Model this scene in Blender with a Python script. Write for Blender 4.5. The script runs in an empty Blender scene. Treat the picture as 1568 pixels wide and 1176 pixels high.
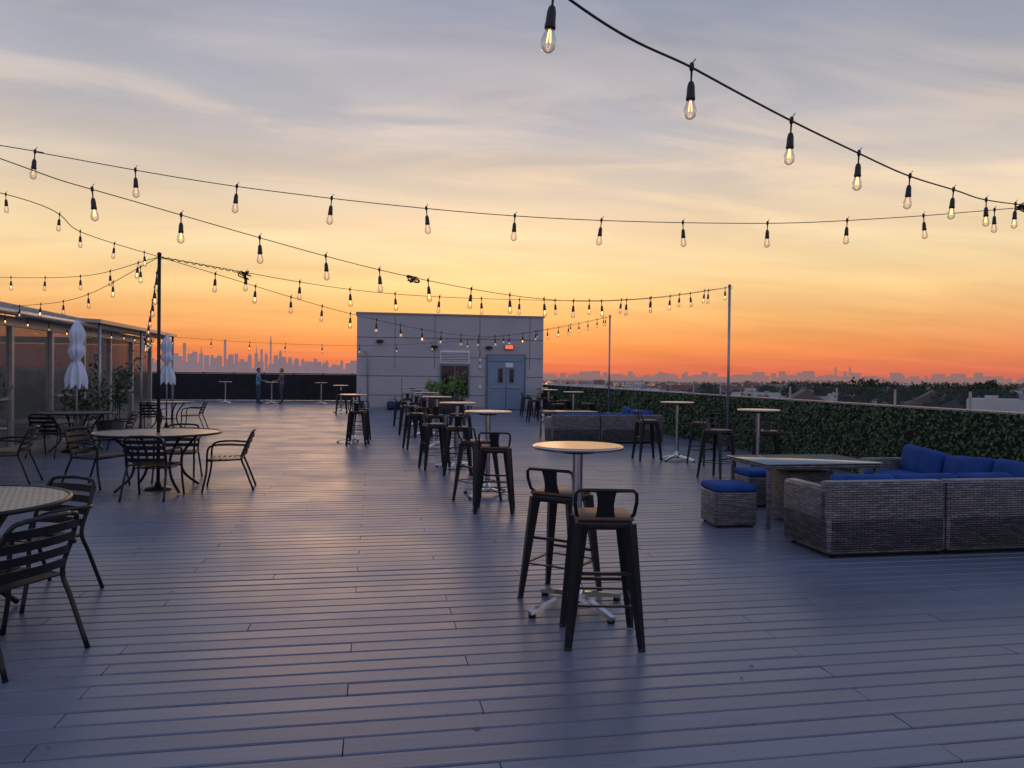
import bpy, bmesh, math, random
from mathutils import Vector, Matrix
R = math.radians
random.seed(7)
scene = bpy.context.scene

def s2l(c):
    out=[]
    for v in c:
        v=v/255.0
        out.append(v/12.92 if v<=0.04045 else ((v+0.055)/1.055)**2.4)
    return tuple(out)+(1.0,)

# ------------------------------------------------------------------ materials
def mat(name, col, rough=0.5, metal=0.0, var=0.15, scale=8.0, bump=0.0, bscale=60.0, spec=0.5, emit=None, es=0.0):
    m=bpy.data.materials.new(name); m.use_nodes=True
    nt=m.node_tree; N=nt.nodes; L=nt.links
    b=N['Principled BSDF']
    tc=N.new('ShaderNodeTexCoord')
    nz=N.new('ShaderNodeTexNoise'); nz.inputs['Scale'].default_value=scale; nz.inputs['Detail'].default_value=5
    L.new(tc.outputs['Object'],nz.inputs['Vector'])
    rp=N.new('ShaderNodeValToRGB')
    rp.color_ramp.elements[0].position=0.3; rp.color_ramp.elements[1].position=0.7
    rp.color_ramp.elements[0].color=(col[0]*(1-var),col[1]*(1-var),col[2]*(1-var),1)
    rp.color_ramp.elements[1].color=(min(1,col[0]*(1+var)),min(1,col[1]*(1+var)),min(1,col[2]*(1+var)),1)
    L.new(nz.outputs['Fac'],rp.inputs['Fac']); L.new(rp.outputs['Color'],b.inputs['Base Color'])
    b.inputs['Roughness'].default_value=rough; b.inputs['Metallic'].default_value=metal
    b.inputs['Specular IOR Level'].default_value=spec
    if bump>0:
        n2=N.new('ShaderNodeTexNoise'); n2.inputs['Scale'].default_value=bscale; n2.inputs['Detail'].default_value=4
        L.new(tc.outputs['Object'],n2.inputs['Vector'])
        bp=N.new('ShaderNodeBump'); bp.inputs['Strength'].default_value=bump; bp.inputs['Distance'].default_value=0.01
        L.new(n2.outputs['Fac'],bp.inputs['Height']); L.new(bp.outputs['Normal'],b.inputs['Normal'])
    if emit:
        b.inputs['Emission Color'].default_value=(*emit,1); b.inputs['Emission Strength'].default_value=es
    return m

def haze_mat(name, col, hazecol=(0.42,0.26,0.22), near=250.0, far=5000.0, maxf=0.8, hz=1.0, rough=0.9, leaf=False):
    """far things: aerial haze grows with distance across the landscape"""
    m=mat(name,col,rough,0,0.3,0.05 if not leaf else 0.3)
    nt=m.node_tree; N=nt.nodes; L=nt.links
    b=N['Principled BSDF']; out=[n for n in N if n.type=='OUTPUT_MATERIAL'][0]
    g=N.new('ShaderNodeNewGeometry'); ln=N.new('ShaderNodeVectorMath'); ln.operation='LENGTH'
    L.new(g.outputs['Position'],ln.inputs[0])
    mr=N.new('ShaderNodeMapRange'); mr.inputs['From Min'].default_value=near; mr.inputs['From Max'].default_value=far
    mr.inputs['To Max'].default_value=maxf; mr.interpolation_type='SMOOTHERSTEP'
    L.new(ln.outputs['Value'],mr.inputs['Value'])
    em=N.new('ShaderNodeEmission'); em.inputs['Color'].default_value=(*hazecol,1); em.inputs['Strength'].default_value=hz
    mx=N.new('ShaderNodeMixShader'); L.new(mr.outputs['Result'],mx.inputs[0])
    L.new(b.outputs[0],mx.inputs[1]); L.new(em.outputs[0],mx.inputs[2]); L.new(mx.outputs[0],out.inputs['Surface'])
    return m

# deck
def deck_mat():
    m=bpy.data.materials.new('deck_paint'); m.use_nodes=True
    nt=m.node_tree; N=nt.nodes; L=nt.links; b=N['Principled BSDF']
    tc=N.new('ShaderNodeTexCoord'); g=N.new('ShaderNodeNewGeometry')
    mp=N.new('ShaderNodeMapping'); mp.inputs['Scale'].default_value=(1.5,45,20)
    L.new(tc.outputs['Object'],mp.inputs['Vector'])
    gr=N.new('ShaderNodeTexNoise'); gr.inputs['Scale'].default_value=1.0; gr.inputs['Detail'].default_value=8; gr.inputs['Roughness'].default_value=0.65
    L.new(mp.outputs[0],gr.inputs['Vector'])
    big=N.new('ShaderNodeTexNoise'); big.inputs['Scale'].default_value=0.8; big.inputs['Detail'].default_value=7; big.inputs['Roughness'].default_value=0.6
    L.new(tc.outputs['Object'],big.inputs['Vector'])
    spk=N.new('ShaderNodeTexNoise'); spk.inputs['Scale'].default_value=22; spk.inputs['Detail'].default_value=3
    L.new(tc.outputs['Object'],spk.inputs['Vector'])
    r1=N.new('ShaderNodeMapRange'); r1.inputs['To Min'].default_value=0.90; r1.inputs['To Max'].default_value=1.10
    L.new(g.outputs['Random Per Island'],r1.inputs['Value'])
    r2=N.new('ShaderNodeMapRange'); r2.inputs['From Min'].default_value=0.3; r2.inputs['From Max'].default_value=0.7; r2.inputs['To Min'].default_value=0.84; r2.inputs['To Max'].default_value=1.12
    L.new(big.outputs['Fac'],r2.inputs['Value'])
    r3=N.new('ShaderNodeMapRange'); r3.inputs['From Min'].default_value=0.3; r3.inputs['From Max'].default_value=0.7; r3.inputs['To Min'].default_value=0.86; r3.inputs['To Max'].default_value=1.12
    L.new(gr.outputs['Fac'],r3.inputs['Value'])
    r4=N.new('ShaderNodeMapRange'); r4.inputs['From Min'].default_value=0.66; r4.inputs['From Max'].default_value=0.76; r4.inputs['To Min'].default_value=1.0; r4.inputs['To Max'].default_value=0.65
    L.new(spk.outputs['Fac'],r4.inputs['Value'])
    def mul(p,q):
        a=N.new('ShaderNodeMath'); a.operation='MULTIPLY'; L.new(p,a.inputs[0]); L.new(q,a.inputs[1]); return a.outputs[0]
    c=mul(mul(r1.outputs[0],r2.outputs[0]),mul(r3.outputs[0],r4.outputs[0]))
    v=N.new('ShaderNodeVectorMath'); v.operation='SCALE'; v.inputs[0].default_value=(0.145,0.162,0.212)
    L.new(c,v.inputs['Scale']); L.new(v.outputs[0],b.inputs['Base Color'])
    rr=N.new('ShaderNodeMapRange'); rr.inputs['From Min'].default_value=0.25; rr.inputs['From Max'].default_value=0.75; rr.inputs['To Min'].default_value=0.27; rr.inputs['To Max'].default_value=0.44
    L.new(big.outputs['Fac'],rr.inputs['Value']); L.new(rr.outputs[0],b.inputs['Roughness'])
    b.inputs['Specular IOR Level'].default_value=0.7
    bp=N.new('ShaderNodeBump'); bp.inputs['Strength'].default_value=0.3; bp.inputs['Distance'].default_value=0.003
    L.new(gr.outputs['Fac'],bp.inputs['Height']); L.new(bp.outputs[0],b.inputs['Normal'])
    return m

def wicker_mat():
    m=bpy.data.materials.new('grey_wicker'); m.use_nodes=True
    nt=m.node_tree; N=nt.nodes; L=nt.links; b=N['Principled BSDF']
    tc=N.new('ShaderNodeTexCoord')
    sp=N.new('ShaderNodeSeparateXYZ'); L.new(tc.outputs['Object'],sp.inputs[0])
    ad=N.new('ShaderNodeMath'); ad.operation='ADD'; L.new(sp.outputs[0],ad.inputs[0]); L.new(sp.outputs[1],ad.inputs[1])
    cb=N.new('ShaderNodeCombineXYZ'); L.new(ad.outputs[0],cb.inputs[0]); L.new(sp.outputs[2],cb.inputs[1])
    br=N.new('ShaderNodeTexBrick'); br.inputs['Scale'].default_value=1.0
    br.inputs['Brick Width'].default_value=0.075; br.inputs['Row Height'].default_value=0.020; br.inputs['Mortar Size'].default_value=0.0034
    br.inputs['Mortar Smooth'].default_value=0.6
    br.inputs['Color1'].default_value=(0.29,0.27,0.27,1); br.inputs['Color2'].default_value=(0.15,0.14,0.145,1); br.inputs['Mortar'].default_value=(0.02,0.019,0.02,1)
    L.new(cb.outputs[0],br.inputs['Vector'])
    nz=N.new('ShaderNodeTexNoise'); nz.inputs['Scale'].default_value=18; nz.inputs['Detail'].default_value=4
    mp=N.new('ShaderNodeMapping'); mp.inputs['Scale'].default_value=(0.3,0.3,3); L.new(tc.outputs['Object'],mp.inputs[0]); L.new(mp.outputs[0],nz.inputs['Vector'])
    mx=N.new('ShaderNodeMix'); mx.data_type='RGBA'; mx.blend_type='MULTIPLY'; mx.inputs[0].default_value=0.9
    rp=N.new('ShaderNodeValToRGB'); rp.color_ramp.elements[0].position=0.35; rp.color_ramp.elements[0].color=(0.55,0.55,0.55,1); rp.color_ramp.elements[1].position=0.65; rp.color_ramp.elements[1].color=(1.15,1.12,1.1,1)
    L.new(nz.outputs['Fac'],rp.inputs[0]); L.new(br.outputs['Color'],mx.inputs[6]); L.new(rp.outputs[0],mx.inputs[7])
    L.new(mx.outputs[2],b.inputs['Base Color']); b.inputs['Roughness'].default_value=0.5
    bp=N.new('ShaderNodeBump'); bp.inputs['Strength'].default_value=0.9; bp.inputs['Distance'].default_value=0.008; bp.invert=True
    L.new(br.outputs['Fac'],bp.inputs['Height']); L.new(bp.outputs[0],b.inputs['Normal'])
    return m

def lattice_mat():
    m=bpy.data.materials.new('woven_tabletop'); m.use_nodes=True
    nt=m.node_tree; N=nt.nodes; L=nt.links; b=N['Principled BSDF']
    tc=N.new('ShaderNodeTexCoord')
    br=N.new('ShaderNodeTexBrick'); br.offset=0.5
    br.inputs['Scale'].default_value=1.0; br.inputs['Brick Width'].default_value=0.07; br.inputs['Row Height'].default_value=0.045
    br.inputs['Mortar Size'].default_value=0.008
    br.inputs['Color1'].default_value=(0.45,0.41,0.38,1); br.inputs['Color2'].default_value=(0.32,0.30,0.28,1); br.inputs['Mortar'].default_value=(0.01,0.01,0.01,1)
    L.new(tc.outputs['Object'],br.inputs['Vector']); L.new(br.outputs['Color'],b.inputs['Base Color'])
    b.inputs['Roughness'].default_value=0.3
    bp=N.new('ShaderNodeBump'); bp.inputs['Strength'].default_value=0.8; bp.inputs['Distance'].default_value=0.005; bp.invert=True
    L.new(br.outputs['Fac'],bp.inputs['Height']); L.new(bp.outputs[0],b.inputs['Normal'])
    return m

def glass_bulb_mat():
    m=bpy.data.materials.new('bulb_glass'); m.use_nodes=True
    nt=m.node_tree; N=nt.nodes; L=nt.links
    for n in list(N): N.remove(n)
    out=N.new('ShaderNodeOutputMaterial'); tr=N.new('ShaderNodeBsdfTransparent'); tr.inputs[0].default_value=(0.93,0.9,0.86,1)
    gl=N.new('ShaderNodeBsdfGlossy'); gl.inputs['Roughness'].default_value=0.04
    fr=N.new('ShaderNodeLayerWeight'); fr.inputs[0].default_value=0.45
    mx=N.new('ShaderNodeMixShader'); L.new(fr.outputs['Facing'],mx.inputs[0]); L.new(tr.outputs[0],mx.inputs[1]); L.new(gl.outputs[0],mx.inputs[2]); L.new(mx.outputs[0],out.inputs[0])
    return m

def pane_mat(name,col,tfac,rough=0.03):
    m=bpy.data.materials.new(name); m.use_nodes=True
    nt=m.node_tree; N=nt.nodes; L=nt.links
    b=N['Principled BSDF']; out=[n for n in N if n.type=='OUTPUT_MATERIAL'][0]
    b.inputs['Base Color'].default_value=(*col,1); b.inputs['Roughness'].default_value=rough
    nz=N.new('ShaderNodeTexNoise'); nz.inputs['Scale'].default_value=1.2
    bp=N.new('ShaderNodeBump'); bp.inputs['Strength'].default_value=0.08; L.new(nz.outputs['Fac'],bp.inputs['Height']); L.new(bp.outputs[0],b.inputs['Normal'])
    tr=N.new('ShaderNodeBsdfTransparent'); mx=N.new('ShaderNodeMixShader'); mx.inputs[0].default_value=tfac
    L.new(b.outputs[0],mx.inputs[1]); L.new(tr.outputs[0],mx.inputs[2]); L.new(mx.outputs[0],out.inputs[0])
    return m

def leaf_mat(name,c1,c2):
    m=bpy.data.materials.new(name); m.use_nodes=True
    nt=m.node_tree; N=nt.nodes; L=nt.links; b=N['Principled BSDF']
    g=N.new('ShaderNodeNewGeometry'); rp=N.new('ShaderNodeValToRGB')
    rp.color_ramp.elements[0].color=(*c1,1); rp.color_ramp.elements[1].color=(*c2,1)
    L.new(g.outputs['Random Per Island'],rp.inputs[0]); L.new(rp.outputs[0],b.inputs['Base Color']); b.inputs['Roughness'].default_value=0.5
    return m

M={}
M['deck']=deck_mat(); M['under']=mat('deck_gap_shade',(0.008,0.008,0.01),0.95)
M['black']=mat('black_powdercoat',(0.012,0.012,0.014),0.38,0.2,0.3,20,0.05,200)
M['seatwood']=mat('stool_seat_wood',(0.13,0.06,0.035),0.45,0,0.3,12)
M['chrome']=mat('brushed_aluminium',(0.6,0.6,0.63),0.22,1.0,0.08,30)
M['top']=mat('table_laminate',(0.66,0.46,0.29),0.24,0.6,0.10,9,spec=0.7)
M['rim']=mat('table_rim',(0.45,0.43,0.42),0.3,1.0,0.05,10)
M['wicker']=wicker_mat()
M['blue']=mat('blue_cushion_fabric',(0.018,0.066,0.25),0.85,0,0.25,5,0.3,250,spec=0.2)
M['glasstop']=pane_mat('frosted_glass_top',(0.30,0.36,0.37),0.15,0.12)
M['lattice']=lattice_mat()
M['white_cloth']=mat('umbrella_canvas',(0.72,0.78,0.88),0.85,0,0.08,6,0.2,40)
M['cable']=mat('cable_rubber',(0.012,0.012,0.013),0.5)
M['socket']=mat('bulb_socket',(0.012,0.012,0.013),0.4)
M['bulb']=glass_bulb_mat()
M['fil']=mat('filament_lit',(1,0.5,0.15),0.5,emit=(1,0.45,0.10),es=6.0)
M['fil2']=mat('filament_dim',(1,0.7,0.4),0.5,emit=(1,0.6,0.3),es=1.2)
M['pole']=mat('galvanised_pole',(0.35,0.35,0.36),0.4,0.8)
M['wall']=mat('grey_cladding',(0.45,0.43,0.435),0.6,0,0.08,0.8,0.05,30)
M['seam']=mat('cladding_joint',(0.10,0.10,0.11),0.8)
M['trim']=mat('metal_coping',(0.30,0.30,0.32),0.4,0.4)
M['door']=mat('painted_steel_door',(0.20,0.28,0.37),0.4,0,0.06,2)
M['frame']=mat('door_frame',(0.13,0.17,0.24),0.45)
M['darkglass']=pane_mat('dark_window_glass',(0.015,0.018,0.02),0.0,0.05)
M['white']=mat('white_paint',(0.75,0.75,0.77),0.5,0,0.05)
M['exit']=mat('exit_sign_red',(0.8,0.05,0.03),0.5,emit=(1,0.10,0.04),es=1.6)
M['fence']=mat('black_screen_mesh',(0.014,0.014,0.016),0.8,0,0.4,3,0.2,80)
M['leaf']=leaf_mat('hedge_leaves',(0.018,0.045,0.016),(0.07,0.14,0.045))
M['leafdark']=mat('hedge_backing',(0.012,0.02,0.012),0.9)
M['plantleaf']=leaf_mat('potted_plant_leaves',(0.06,0.13,0.025),(0.22,0.34,0.06))
M['dryleaf']=leaf_mat('dry_leaves',(0.05,0.03,0.015),(0.14,0.12,0.04))
M['pot']=mat('dark_planter',(0.03,0.028,0.027),0.6)
M['glass']=pane_mat('clear_railing_glass',(0.15,0.2,0.2),0.86,0.02)
M['vinyl']=pane_mat('pavilion_glazing',(0.17,0.18,0.16),0.45,0.10)
M['alu']=mat('grey_aluminium_frame',(0.42,0.43,0.45),0.4,0.6)
M['roof']=mat('standing_seam_roof',(0.34,0.34,0.33),0.35,0.7,0.1,1)
M['int']=mat('pavilion_interior',(0.14,0.12,0.10),0.8)
M['bark']=mat('bark',(0.05,0.04,0.03),0.9)

# ------------------------------------------------------------------ mesh builder
class MB:
    def __init__(s): s.v=[]; s.f=[]; s.m=[]; s.s=[]; s.mats=[]
    def mi(s,m):
        if m not in s.mats: s.mats.append(m)
        return s.mats.index(m)
    def raw(s,vs,fs,m,smooth=False,T=None):
        o=len(s.v); k=s.mi(m)
        for p in vs:
            p=Vector(p)
            if T is not None: p=T@p
            s.v.append(tuple(p))
        for f in fs:
            s.f.append(tuple(i+o for i in f)); s.m.append(k); s.s.append(smooth)
    def box(s,c,d,m,T=None,rz=0,taper=None):
        x,y,z=[q/2 for q in d]
        A=Matrix.Translation(c)@Matrix.Rotation(rz,4,'Z')
        if T is not None: A=T@A
        t=taper if taper else 1.0
        vs=[(-x*t,-y*t,-z),(x*t,-y*t,-z),(x*t,y*t,-z),(-x*t,y*t,-z),(-x,-y,z),(x,-y,z),(x,y,z),(-x,y,z)]
        s.raw(vs,[(0,3,2,1),(4,5,6,7),(0,1,5,4),(1,2,6,5),(2,3,7,6),(3,0,4,7)],m,False,A)
    def rbox(s,c,d,m,r=0.02,seg=2,T=None,rz=0,rx=0,ry=0,puff=0):
        bm=bmesh.new(); bmesh.ops.create_cube(bm,size=1)
        for v in bm.verts: v.co=Vector((v.co.x*d[0],v.co.y*d[1],v.co.z*d[2]))
        bmesh.ops.bevel(bm,geom=bm.edges[:],offset=r,segments=seg,profile=0.5,affect='EDGES')
        if puff:
            bmesh.ops.subdivide_edges(bm,edges=[e for e in bm.edges if e.calc_length()>0.1],cuts=4,use_grid_fill=True)
            for v in bm.verts:
                a=(1-(2*v.co.x/d[0])**2)*(1-(2*v.co.y/d[1])**2) if d[2]<=min(d[0],d[1]) else ((1-(2*v.co.x/d[0])**2)*(1-(2*v.co.z/d[2])**2) if d[1]<d[0] else (1-(2*v.co.y/d[1])**2)*(1-(2*v.co.z/d[2])**2))
                a=max(0,a)
                if d[2]<=min(d[0],d[1]): v.co.z+=math.copysign(puff*a,v.co.z)
                elif d[1]<d[0]: v.co.y+=math.copysign(puff*a,v.co.y)
                else: v.co.x+=math.copysign(puff*a,v.co.x)
        A=Matrix.Translation(c)@Matrix.Rotation(rz,4,'Z')@Matrix.Rotation(ry,4,'Y')@Matrix.Rotation(rx,4,'X')
        if T is not None: A=T@A
        bm.verts.index_update()
        s.raw([v.co.copy() for v in bm.verts],[[v.index for v in f.verts] for f in bm.faces],m,True,A)
        bm.free()
    def tube(s,pts,r,m,n=8,T=None,closed=False,rs=None,cap=True):
        pts=[Vector(p) for p in pts]; k=len(pts); vs=[]; fs=[]
        prev=None
        for i,p in enumerate(pts):
            if closed: d=pts[(i+1)%k]-pts[(i-1)%k]
            else: d=(pts[min(i+1,k-1)]-pts[max(i-1,0)])
            d.normalize()
            if prev is None:
                u=d.cross(Vector((0,0,1)))
                if u.length<0.05: u=d.cross(Vector((1,0,0)))
            else: u=prev-d*prev.dot(d)
            u.normalize(); prev=u; w=d.cross(u)
            rr=rs[i] if rs else r
            for j in range(n):
                a=2*math.pi*j/n; vs.append(p+u*math.cos(a)*rr+w*math.sin(a)*rr)
        for i in range(k if closed else k-1):
            a=i*n; b=((i+1)%k)*n
            for j in range(n): fs.append((a+j,a+(j+1)%n,b+(j+1)%n,b+j))
        if cap and not closed:
            fs.append(tuple(range(n-1,-1,-1))); fs.append(tuple((k-1)*n+j for j in range(n)))
        s.raw(vs,fs,m,True,T)
    def lathe(s,prof,m,n=24,T=None,star=0,amp=0,smooth=True):
        vs=[];fs=[]
        for i,(r,z) in enumerate(prof):
            for j in range(n):
                a=2*math.pi*j/n; q=r*(1+amp*math.cos(star*a+z*1.5)) if star else r
                vs.append((q*math.cos(a),q*math.sin(a),z))
        for i in range(len(prof)-1):
            for j in range(n): fs.append((i*n+j,i*n+(j+1)%n,(i+1)*n+(j+1)%n,(i+1)*n+j))
        s.raw(vs,fs,m,smooth,T)
    def bar(s,a,b,w1,w2,m,T=None,th=None):
        a=Vector(a);b=Vector(b);d=(b-a).normalized()
        u=d.cross(Vector((0,0,1)))
        if u.length<0.05: u=Vector((1,0,0))
        u.normalize(); w=d.cross(u).normalized(); vs=[]
        for p,q in ((a,w1),(b,w2)):
            t=(th or q)/2
            for sx,sy in ((-1,-1),(1,-1),(1,1),(-1,1)): vs.append(p+u*sx*q/2+w*sy*t)
        s.raw(vs,[(0,1,2,3),(7,6,5,4),(0,4,5,1),(1,5,6,2),(2,6,7,3),(3,7,4,0)],m,False,T)
    def mesh(s,name):
        me=bpy.data.meshes.new(name); me.from_pydata(s.v,[],s.f)
        for m in s.mats: me.materials.append(m)
        me.polygons.foreach_set('material_index',s.m); me.polygons.foreach_set('use_smooth',s.s)
        me.update(); return me
    def obj(s,name,loc=(0,0,0),rz=0,fixn=True):
        me=s.mesh(name)
        if fixn and len(s.v)<60000:
            bm=bmesh.new(); bm.from_mesh(me); bmesh.ops.recalc_face_normals(bm,faces=bm.faces[:]); bm.to_mesh(me); bm.free()
        return put(name,me,loc,rz)

def put(name,me,loc=(0,0,0),rz=0):
    o=bpy.data.objects.new(name,me); o.location=loc; o.rotation_euler=(0,0,rz)
    scene.collection.objects.link(o); return o

# ------------------------------------------------------------------ deck
BW=0.145
def build_deck():
    mb=MB(); rnd=random.Random(3)
    y=-5.0; i=0; x0,x1=-13.5,7.85
    vs=[];fs=[]
    while y<45.0:
        cuts=[x0]; c=-0.11+[0,1.83,0.61,2.44][i%4]+rnd.choice([0,0,0,0.61])-14.64
        while c<x1-0.3:
            if c>x0+0.3: cuts.append(c)
            c+=3.66
        cuts.append(x1)
        for a,b in zip(cuts[:-1],cuts[1:]):
            a+=0.0026;b-=0.0026; g0=0.0056+rnd.uniform(-.0014,.0014); y0=y+g0;y1=y+BW-g0; ch=0.006; o=len(vs); dz=rnd.uniform(-0.0012,0.0012); tl_=rnd.uniform(-0.0012,0.0012)
            vs+= [(a,y0,-0.03),(b,y0,-0.03),(b,y1,-0.03),(a,y1,-0.03),
                  (a,y0,-ch),(b,y0,-ch),(b,y1,-ch),(a,y1,-ch),
                  (a,y0+ch,dz-tl_),(b,y0+ch,dz-tl_),(b,y1-ch,dz+tl_),(a,y1-ch,dz+tl_)]
            fs+= [(o,o+1,o+5,o+4),(o+1,o+2,o+6,o+5),(o+2,o+3,o+7,o+6),(o+3,o,o+4,o+7),
                  (o+4,o+5,o+9,o+8),(o+5,o+6,o+10,o+9),(o+6,o+7,o+11,o+10),(o+7,o+4,o+8,o+11),(o+8,o+9,o+10,o+11)]
        y+=BW; i+=1
    mb.raw(vs,fs,M['deck'])
    mb.box((-2.8,20,-0.5),(21.5,50.4,0.9),M['under'])  # near-black slab under the boards; its colour stands in for shade in gaps
    mb.obj('wooden_deck',fixn=False)
build_deck()
mb=MB(); mb.box((-2.8,20,-8.6),(22.2,51.5,15.0),M['wall']); mb.obj('apartment_block_below')

# ------------------------------------------------------------------ bar stool
def stool_mesh():
    mb=MB(); B=M['black']
    H=0.72
    for sx in(-1,1):
        for sy in(-1,1):
            mb.bar((sx*0.205,sy*0.205,0.0),(sx*0.135,sy*0.135,H-0.03),0.03,0.062,B)
            mb.tube([(sx*0.205,sy*0.205,0),(sx*0.205,sy*0.205,0.015)],0.021,B,8)
    def at(z): return 0.205-(0.07)*(z/(H-0.03))
    z=0.24;a=at(z)
    for p,q in (((-a,-a),(a,-a)),((a,-a),(a,a)),((a,a),(-a,a)),((-a,a),(-a,-a))):
        mb.bar((*p,z),(*q,z),0.022,0.022,B,th=0.01)
    z=0.30;a=at(z)
    mb.bar((-a,-a,z+0.12),(a,-a,z+0.12),0.018,0.018,B); mb.bar((-a,a,z),(a,a,z),0.018,0.018,B)
    mb.rbox((0,0,H-0.035),(0.31,0.31,0.05),B,0.012,2)
    mb.rbox((0,0,H+0.001),(0.325,0.325,0.024),M['seatwood'],0.01,2)
    pts=[(-0.145,-0.09,H-0.01),(-0.162,-0.15,H+0.03),(-0.172,-0.175,H+0.10),(-0.170,-0.185,H+0.15),(-0.15,-0.19,H+0.167),(0,-0.195,H+0.168),
         (0.15,-0.19,H+0.167),(0.170,-0.185,H+0.15),(0.172,-0.175,H+0.10),(0.162,-0.15,H+0.03),(0.145,-0.09,H-0.01)]
    mb.tube(pts,0.011,B,8)
    vs=[];n=5
    for i in range(n):
        t=i/(n-1); z=H+0.165-t*0.165; y=-0.193+t*0.045; w=0.058-0.012*math.sin(t*math.pi)
        vs+=[(-w,y-0.003,z),(w,y-0.003,z),(w,y+0.003,z),(-w,y+0.003,z)]
    fs=[]
    for i in range(n-1):
        o=i*4
        for j in range(4): fs.append((o+j,o+(j+1)%4,o+4+(j+1)%4,o+4+j))
    mb.raw(vs,fs,B)
    return mb
stool=stool_mesh(); so=stool.obj('bar_stool',(1.31,4.29,0),R(-10)); STOOL=so.data
def add_stool(x,y,rz): put('bar_stool',STOOL,(x,y,0),R(rz))

def bar_table_mesh():
    mb=MB()
    mb.lathe([(0,1.045),(0.285,1.045),(0.297,1.05),(0.297,1.065),(0.292,1.069)],M['rim'],48)
    mb.lathe([(0.292,1.069),(0.286,1.0715),(0,1.0715)],M['top'],48,smooth=False)
    mb.lathe([(0,1.02),(0.11,1.02),(0.12,1.03),(0.12,1.044),(0,1.044)],M['black'],24)
    mb.lathe([(0.033,0.06),(0.033,1.03)],M['chrome'],20)
    mb.lathe([(0,0.05),(0.06,0.05),(0.065,0.09),(0.05,0.13),(0.036,0.16),(0.033,0.17)],M['chrome'],20)
    for k in range(4):
        a=math.pi/2*k+R(35); T=Matrix.Rotation(a,4,'Z')
        n=6; vs=[];fs=[]
        for i in range(n):
            t=i/(n-1); x=0.04+0.33*t; zt=0.105-0.065*t**1.3; w=0.03-0.006*t; zb=zt-0.035+0.012*t
            vs+=[(x,-w,zb),(x,-w*0.75,zt),(x,w*0.75,zt),(x,w,zb)]
        for i in range(n-1):
            o=i*4
            for j in range(4): fs.append((o+j,o+(j+1)%4,o+4+(j+1)%4,o+4+j))
        fs.append((4*(n-1),4*(n-1)+1,4*(n-1)+2,4*(n-1)+3))
        mb.raw(vs,fs,M['chrome'],False,T)
        mb.lathe([(0,0.0),(0.024,0.0),(0.024,0.02),(0.012,0.03),(0,0.03)],M['black'],12,T@Matrix.Translation((0.35,0,0)))
    return mb
bt=bar_table_mesh().obj('bar_table',(1.318,4.87,0),R(-12)); BT=bt.data
def add_bt(x,y,rz=20): put('bar_table',BT,(x,y,0),R(rz))
add_stool(1.29,5.18,-40)
add_bt(1.425,9.6,10); add_stool(1.35,8.52,-12); add_stool(1.25,9.25,-60)
add_bt(1.36,12.6,30); add_stool(1.28,11.75,-5); add_stool(0.98,12.45,-80)
add_bt(1.30,16.0,15); add_stool(1.2,15.2,0); add_stool(0.85,15.9,-80); add_stool(1.75,15.7,60)
add_bt(1.34,19.6,0); add_stool(1.2,18.8,0); add_stool(0.85,19.5,-90)
add_bt(1.30,23.0,0); add_stool(1.2,22.2,0); add_stool(0.8,22.8,-90)
add_bt(1.30,26.4,0); add_stool(1.1,25.6,0)
add_bt(-0.43,17.3,40); add_stool(-0.33,16.85,-8); add_stool(-0.30,17.95,170)
add_bt(5.45,10.25,0); add_stool(5.15,10.95,-150); add_stool(5.85,10.75,150)
add_bt(5.47,13.3,0); add_stool(4.95,13.45,-90); add_stool(5.75,12.75,20)
add_bt(5.7,21.6,0); add_stool(5.2,21.4,-90); add_stool(6.2,21.8,90)
add_bt(5.7,24.8,0); add_stool(5.2,24.8,-90); add_stool(6.2,24.6,90); add_stool(5.7,24.1,0)
add_bt(6.1,28.0,0); add_stool(5.6,28,-90); add_stool(6.5,27.8,90); add_stool(6.0,27.3,0)
add_bt(-7.2,39.9); add_bt(-2.55,39.2); add_bt(-4.95,39.5); add_bt(-1.25,30.8); add_stool(-1.2,30.1,0); add_stool(-0.7,31,90)

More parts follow.
